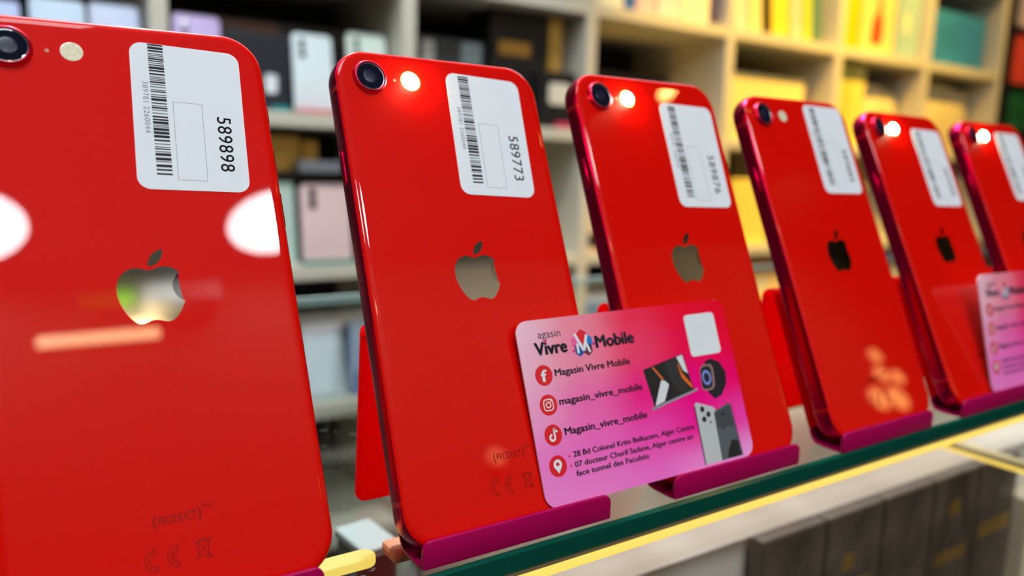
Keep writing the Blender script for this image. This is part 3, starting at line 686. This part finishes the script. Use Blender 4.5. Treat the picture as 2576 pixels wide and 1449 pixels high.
def make_card():
    t = thing('business_card', 'tmp', 'card')
    bm = B(); plate(bm, rrect(CW, CH, 4.2, 10, CW / 2, CH / 2), 0.02, .5, 0); build('board', bm, M_CARDEDGE, t)
    # printed face on a fine grid clipped to the rounded outline
    bm = B(); nx, nz = 56, 36; r = 4.2; V = {}
    def clampc(x, z):
        for sx, sz in ((0, 0), (1, 0), (0, 1), (1, 1)):
            ox, oz = (CW - r if sx else r), (CH - r if sz else r)
            if (x > ox if sx else x < ox) and (z > oz if sz else z < oz):
                d = Vector((x - ox, z - oz)); m_ = max(abs(d.x), abs(d.y))
                if d.length > 0: d *= m_ / d.length
                return ox + d.x, oz + d.y
        return x, z
    for i in range(nx + 1):
        for j in range(nz + 1):
            x, z_ = clampc(CW * i / nx, CH * j / nz); V[i, j] = bm.verts.new((x, 0, z_))
    col = bm.loops.layers.float_color.new('ink')
    for i in range(nx):
        for j in range(nz):
            f = bm.faces.new((V[i, j], V[i + 1, j], V[i + 1, j + 1], V[i, j + 1]))
            for l in f.loops: l[col] = ink(l.vert.co.x, l.vert.co.z)
    face = print_on('printed_face', bm, M_CARD, t)
    Y1_, Y2_, Y3_, Y4_ = -.03, -.05, -.07, -.09
    def prt(name, polys, m, y=Y1_, tri=False):
        bm = B(); flat(bm, polys, y)
        if tri: bmesh.ops.triangulate(bm, faces=bm.faces[:])
        return print_on(name, bm, m, t)
    bm = B(); add_text(bm, 'agasin', 7.3, 15.5, 48.35, 2.3, Y1_); print_on('shop_name_small', bm, M_INK, t)
    bm = B(); add_text(bm, 'Vivre', 5.6, 16.9, 43.45, 3.7, Y1_, bold=.05); add_text(bm, 'Mobile', 28.0, 43.1, 43.3, 3.6, Y1_, bold=.05); print_on('shop_name', bm, M_INK, t)
    PK = colour(225, 30, 120)
    prt('name_dots', [circ(9.55, 47.3, .5), circ(38.45, 47.0, .5), circ(19.2, 43.3, .45), circ(27.15, 44.7, .5)], PK, Y2_)
    def hexa(cx, cz, r, a0=.5): return [(cx + r * .88 * math.cos(PI * (a0 + i / 3)), cz + r * math.sin(PI * (a0 + i / 3))) for i in range(6)]
    lg = prt('logo_hexagons', [hexa(23.1, 47.25, 2.4)], colour(232, 10, 35), Y2_)
    for c, m in (((25.1, 45.7), (0, 125, 205)), ((24.6, 43.4), (110, 12, 50)), ((21.4, 43.5), (0, 80, 165)), ((20.6, 45.8), (245, 95, 160))):
        bm = B(); flat(bm, [hexa(c[0], c[1], 2.15)], Y2_ + .002); print_on('logo_hexagon', bm, colour(*m), lg)
    bm = B(); flat(bm, [bar2((20.55, 48.35), (23.0, 43.0), .95), bar2((24.9, 47.7), (23.1, 43.0), .95)], Y3_); print_on('logo_letter', bm, M_WHITE, lg)
    bm = B(); flat(bm, [bar2((20.85, 42.4), (21.0, 45.4), .85), bar2((24.2, 45.6), (25.3, 42.3), .85)], Y3_ + .004); print_on('logo_letter', bm, M_WHITE, lg)
    # four round icons
    RD = colour(228, 12, 30)
    def icon(cx, cz): return prt('round_icon', [circ(cx, cz, 3.05, 36)], RD, Y1_)
    ic = icon(7.0, 37.5); bm = B()
    add_text(bm, 'f', 6.1, 8.0, 35.7, 3.3, Y2_, bold=.03); print_on('icon_shape', bm, M_WHITE, ic)
    ic = icon(6.75, 28.85); bm = B(); cx, cz = 6.75, 28.85
    o_, i_ = rrect(3.5, 3.5, 1.0, 6, cx, cz), rrect(2.9, 2.9, .75, 6, cx, cz)
    flat(bm, [[o_[k], o_[(k + 1) % len(o_)], i_[(k + 1) % len(o_)], i_[k]] for k in range(len(o_))] + arcquads(cx, cz, .62, .95, 0, 2 * PI, 24) + [circ(cx + 1.0, cz + 1.0, .24, 12)], Y2_); print_on('icon_shape', bm, M_WHITE, ic)
    ic = icon(6.5, 20.15); bm = B(); cx, cz = 6.5, 20.15
    flat(bm, arcquads(cx - .35, cz - .7, .55, 1.15, .5 * PI, 2 * PI, 20) + [bar2((cx + .5, cz - .75), (cx + .5, cz + 1.9), .62)] + arcquads(cx + 1.65, cz + 1.95, .75, 1.35, PI, 1.5 * PI, 10), Y2_); print_on('icon_shape', bm, M_WHITE, ic)
    ic = icon(6.2, 11.3); bm = B(); cx, cz = 6.2, 11.3
    flat(bm, arcquads(cx, cz + .45, .6, 1.45, -.18 * PI, 1.18 * PI, 24) + [[(cx - 1.23, cz - .33), (cx - .5, cz + .12), (cx + .5, cz + .12), (cx + 1.23, cz - .33), (cx, cz - 2.1)]], Y2_); print_on('icon_shape', bm, M_WHITE, ic)
    for name, body, x0, x1, base, cap, bold in (('contact_line', 'Magasin Vivre Mobile', 11.0, 39.8, 36.75, 2.0, .034), ('contact_line', 'magasin_vivre_mobile', 10.7, 42.7, 28.25, 2.0, .034), ('contact_line', 'Magasin_vivre_mobile', 10.7, 42.4, 19.45, 2.0, .034),
                                               ('address_line', '28 Bd Colonel Krim Belkacem, Alger Centre', 12.2, 60.8, 12.8, 1.55, .030), ('address_line', '07 docteur Cherif Sadane, Alger centre en', 12.1, 59.4, 9.85, 1.55, .030), ('address_line', 'face tunnel des Facult\u00e9s', 12.1, 39.9, 7.25, 1.55, .030)):
        bm = B(); add_text(bm, body, x0, x1, base, cap, Y1_, bold=bold); print_on(name, bm, M_INK, t)
    prt('address_bullets', [circ(10.7, 13.3, .33, 14), circ(10.7, 10.5, .33, 14)], RD)
    prt('white_panel', [rrect(14.0, 14.1, 1.4, 6, 73.2, 42.7)], M_WHITE)
    # printed laptop
    lap = prt('laptop_picture', [[(44.5, 34.2), (46.2, 22.0), (64.3, 24.9), (62.4, 37.3)]], M_BLACK)
    bm = B(); flat(bm, [[(46.6, 22.4), (50.8, 23.2), (54.0, 28.2), (52.6, 29.6), (51.0, 30.0)], [(59.4, 36.5), (62.1, 37.0), (63.1, 30.6), (61.3, 31.8)]], Y2_); print_on('screen_shape', bm, colour(225, 228, 230), lap)
    bm = B(); flat(bm, [[(48.2, 34.5), (48.8, 34.6), (52.2, 30.3), (51.6, 29.9)], [(59.2, 34.6), (59.7, 34.0), (60.6, 31.0), (63.6, 27.2), (63.9, 25.4), (62.6, 26.6), (60.0, 29.6)]], Y2_); print_on('screen_shape', bm, colour(235, 110, 20), lap)
    bm = B(); flat(bm, [[(53.5, 34.8), (58.6, 36.3), (59.4, 30.5), (62.0, 25.4), (58.4, 24.3), (55.4, 29.0)]], Y2_ + .004); print_on('screen_shape', bm, colour(42, 44, 46), lap)
    bm = B(); flat(bm, [[(45.0, 21.1), (66.0, 24.7), (66.0, 25.4), (45.2, 22.0)]], Y2_ - .004); print_on('laptop_base', bm, colour(150, 150, 160), lap)
    # printed watch
    wt = prt('watch_picture', [[(71.5, 33.6), (74.6, 34.2), (78.2, 32.6), (80.2, 29.0), (79.4, 25.0), (76.2, 21.6), (72.6, 20.8), (70.4, 23.4), (71.0, 28.0)]], colour(24, 18, 30))
    bm = B(); flat(bm, [[(p[0] + (p[1] - 28) * .12, p[1]) for p in rrect(6.2, 8.6, 2.0, 6, 71.3, 28.2)]], Y2_); print_on('watch_case', bm, colour(150, 120, 110), wt)
    bm = B(); flat(bm, [[(p[0] + (p[1] - 28) * .12, p[1]) for p in rrect(5.0, 7.4, 1.7, 6, 70.9, 28.2)]], Y3_); print_on('watch_screen', bm, M_INK, wt)
    bm = B(); flat(bm, arcquads(70.9, 28.2, 1.6, 2.5, 0, 2 * PI, 26, sx=.8), Y4_); print_on('watch_dial', bm, colour(130, 150, 225), wt)
    # printed phones
    pa = prt('phone_picture', [[(62.9, 20.0), (63.8, 20.9), (71.2, 18.3), (71.9, 17.2), (70.2, .8), (62.6, .8)]], colour(196, 200, 200))
    bm = B(); flat(bm, [circ(66.0, 18.3, .95), circ(68.3, 16.3, .95), circ(66.0, 15.0, .95), circ(68.6, 13.6, .4)], Y2_); print_on('phone_lenses', bm, M_INK, pa)
    bm = B(); flat(bm, [bar2((62.9, 19.8), (62.6, .8), .5)], Y2_); print_on('phone_edge', bm, M_INK, pa)
    pb = prt('phone_picture', [[(71.0, 16.4), (71.9, 17.1), (78.4, 18.6), (79.2, 18.0), (80.0, .8), (70.3, .8)]], colour(88, 94, 98), Y1_ - .004)
    bm = B(); flat(bm, [[(71.3, 16.2), (78.4, 17.9), (78.9, 10.2), (75.8, 11.4), (73.6, 10.0), (71.2, 12.0)]], Y2_); print_on('screen_shape', bm, colour(64, 70, 74), pb)
    bm = B(); flat(bm, [[(73.6, 3.0), (76.4, 6.6), (79.0, 6.0), (79.5, .9), (73.0, .9)]], Y2_); print_on('screen_shape', bm, colour(28, 30, 32), pb)
    bm = B(); flat(bm, [rrect(1.8, .9, .45, 5, 74.8, 15.4), bar2((79.2, 18.0), (80.0, .8), .3), bar2((71.0, 16.4), (70.3, .8), .2)], Y2_ - .006); print_on('phone_edge', bm, M_INK, pb)
    return t
def card_M(x, y, z, yaw, tilt, roll, k):
    return mm(Matrix.Translation((x, y, z)) @ Matrix.Rotation(yaw, 4, 'Z') @ Matrix.Rotation(-tilt, 4, 'X') @ Matrix.Rotation(-roll, 4, 'Y') @ Matrix.Scale(k, 4))
cd0 = make_card()
CARD1 = (125.34, .22, 3.32, math.radians(-1.0), math.radians(20.76), math.radians(.95), .974)
cd0.matrix_world = card_M(*CARD1)
tag(cd0, 'pink business card leaning across the second and third red phones', 'card', 'pink business cards')
c2 = copy_tree(cd0); c2.matrix_world = card_M(366.4, .3, 3.0, 0.0, math.radians(14), math.radians(0), .974)
tag(c2, 'pink business card at the right edge of the photo, leaning on the last phones', 'card', 'pink business cards')
bpy.context.view_layer.update()
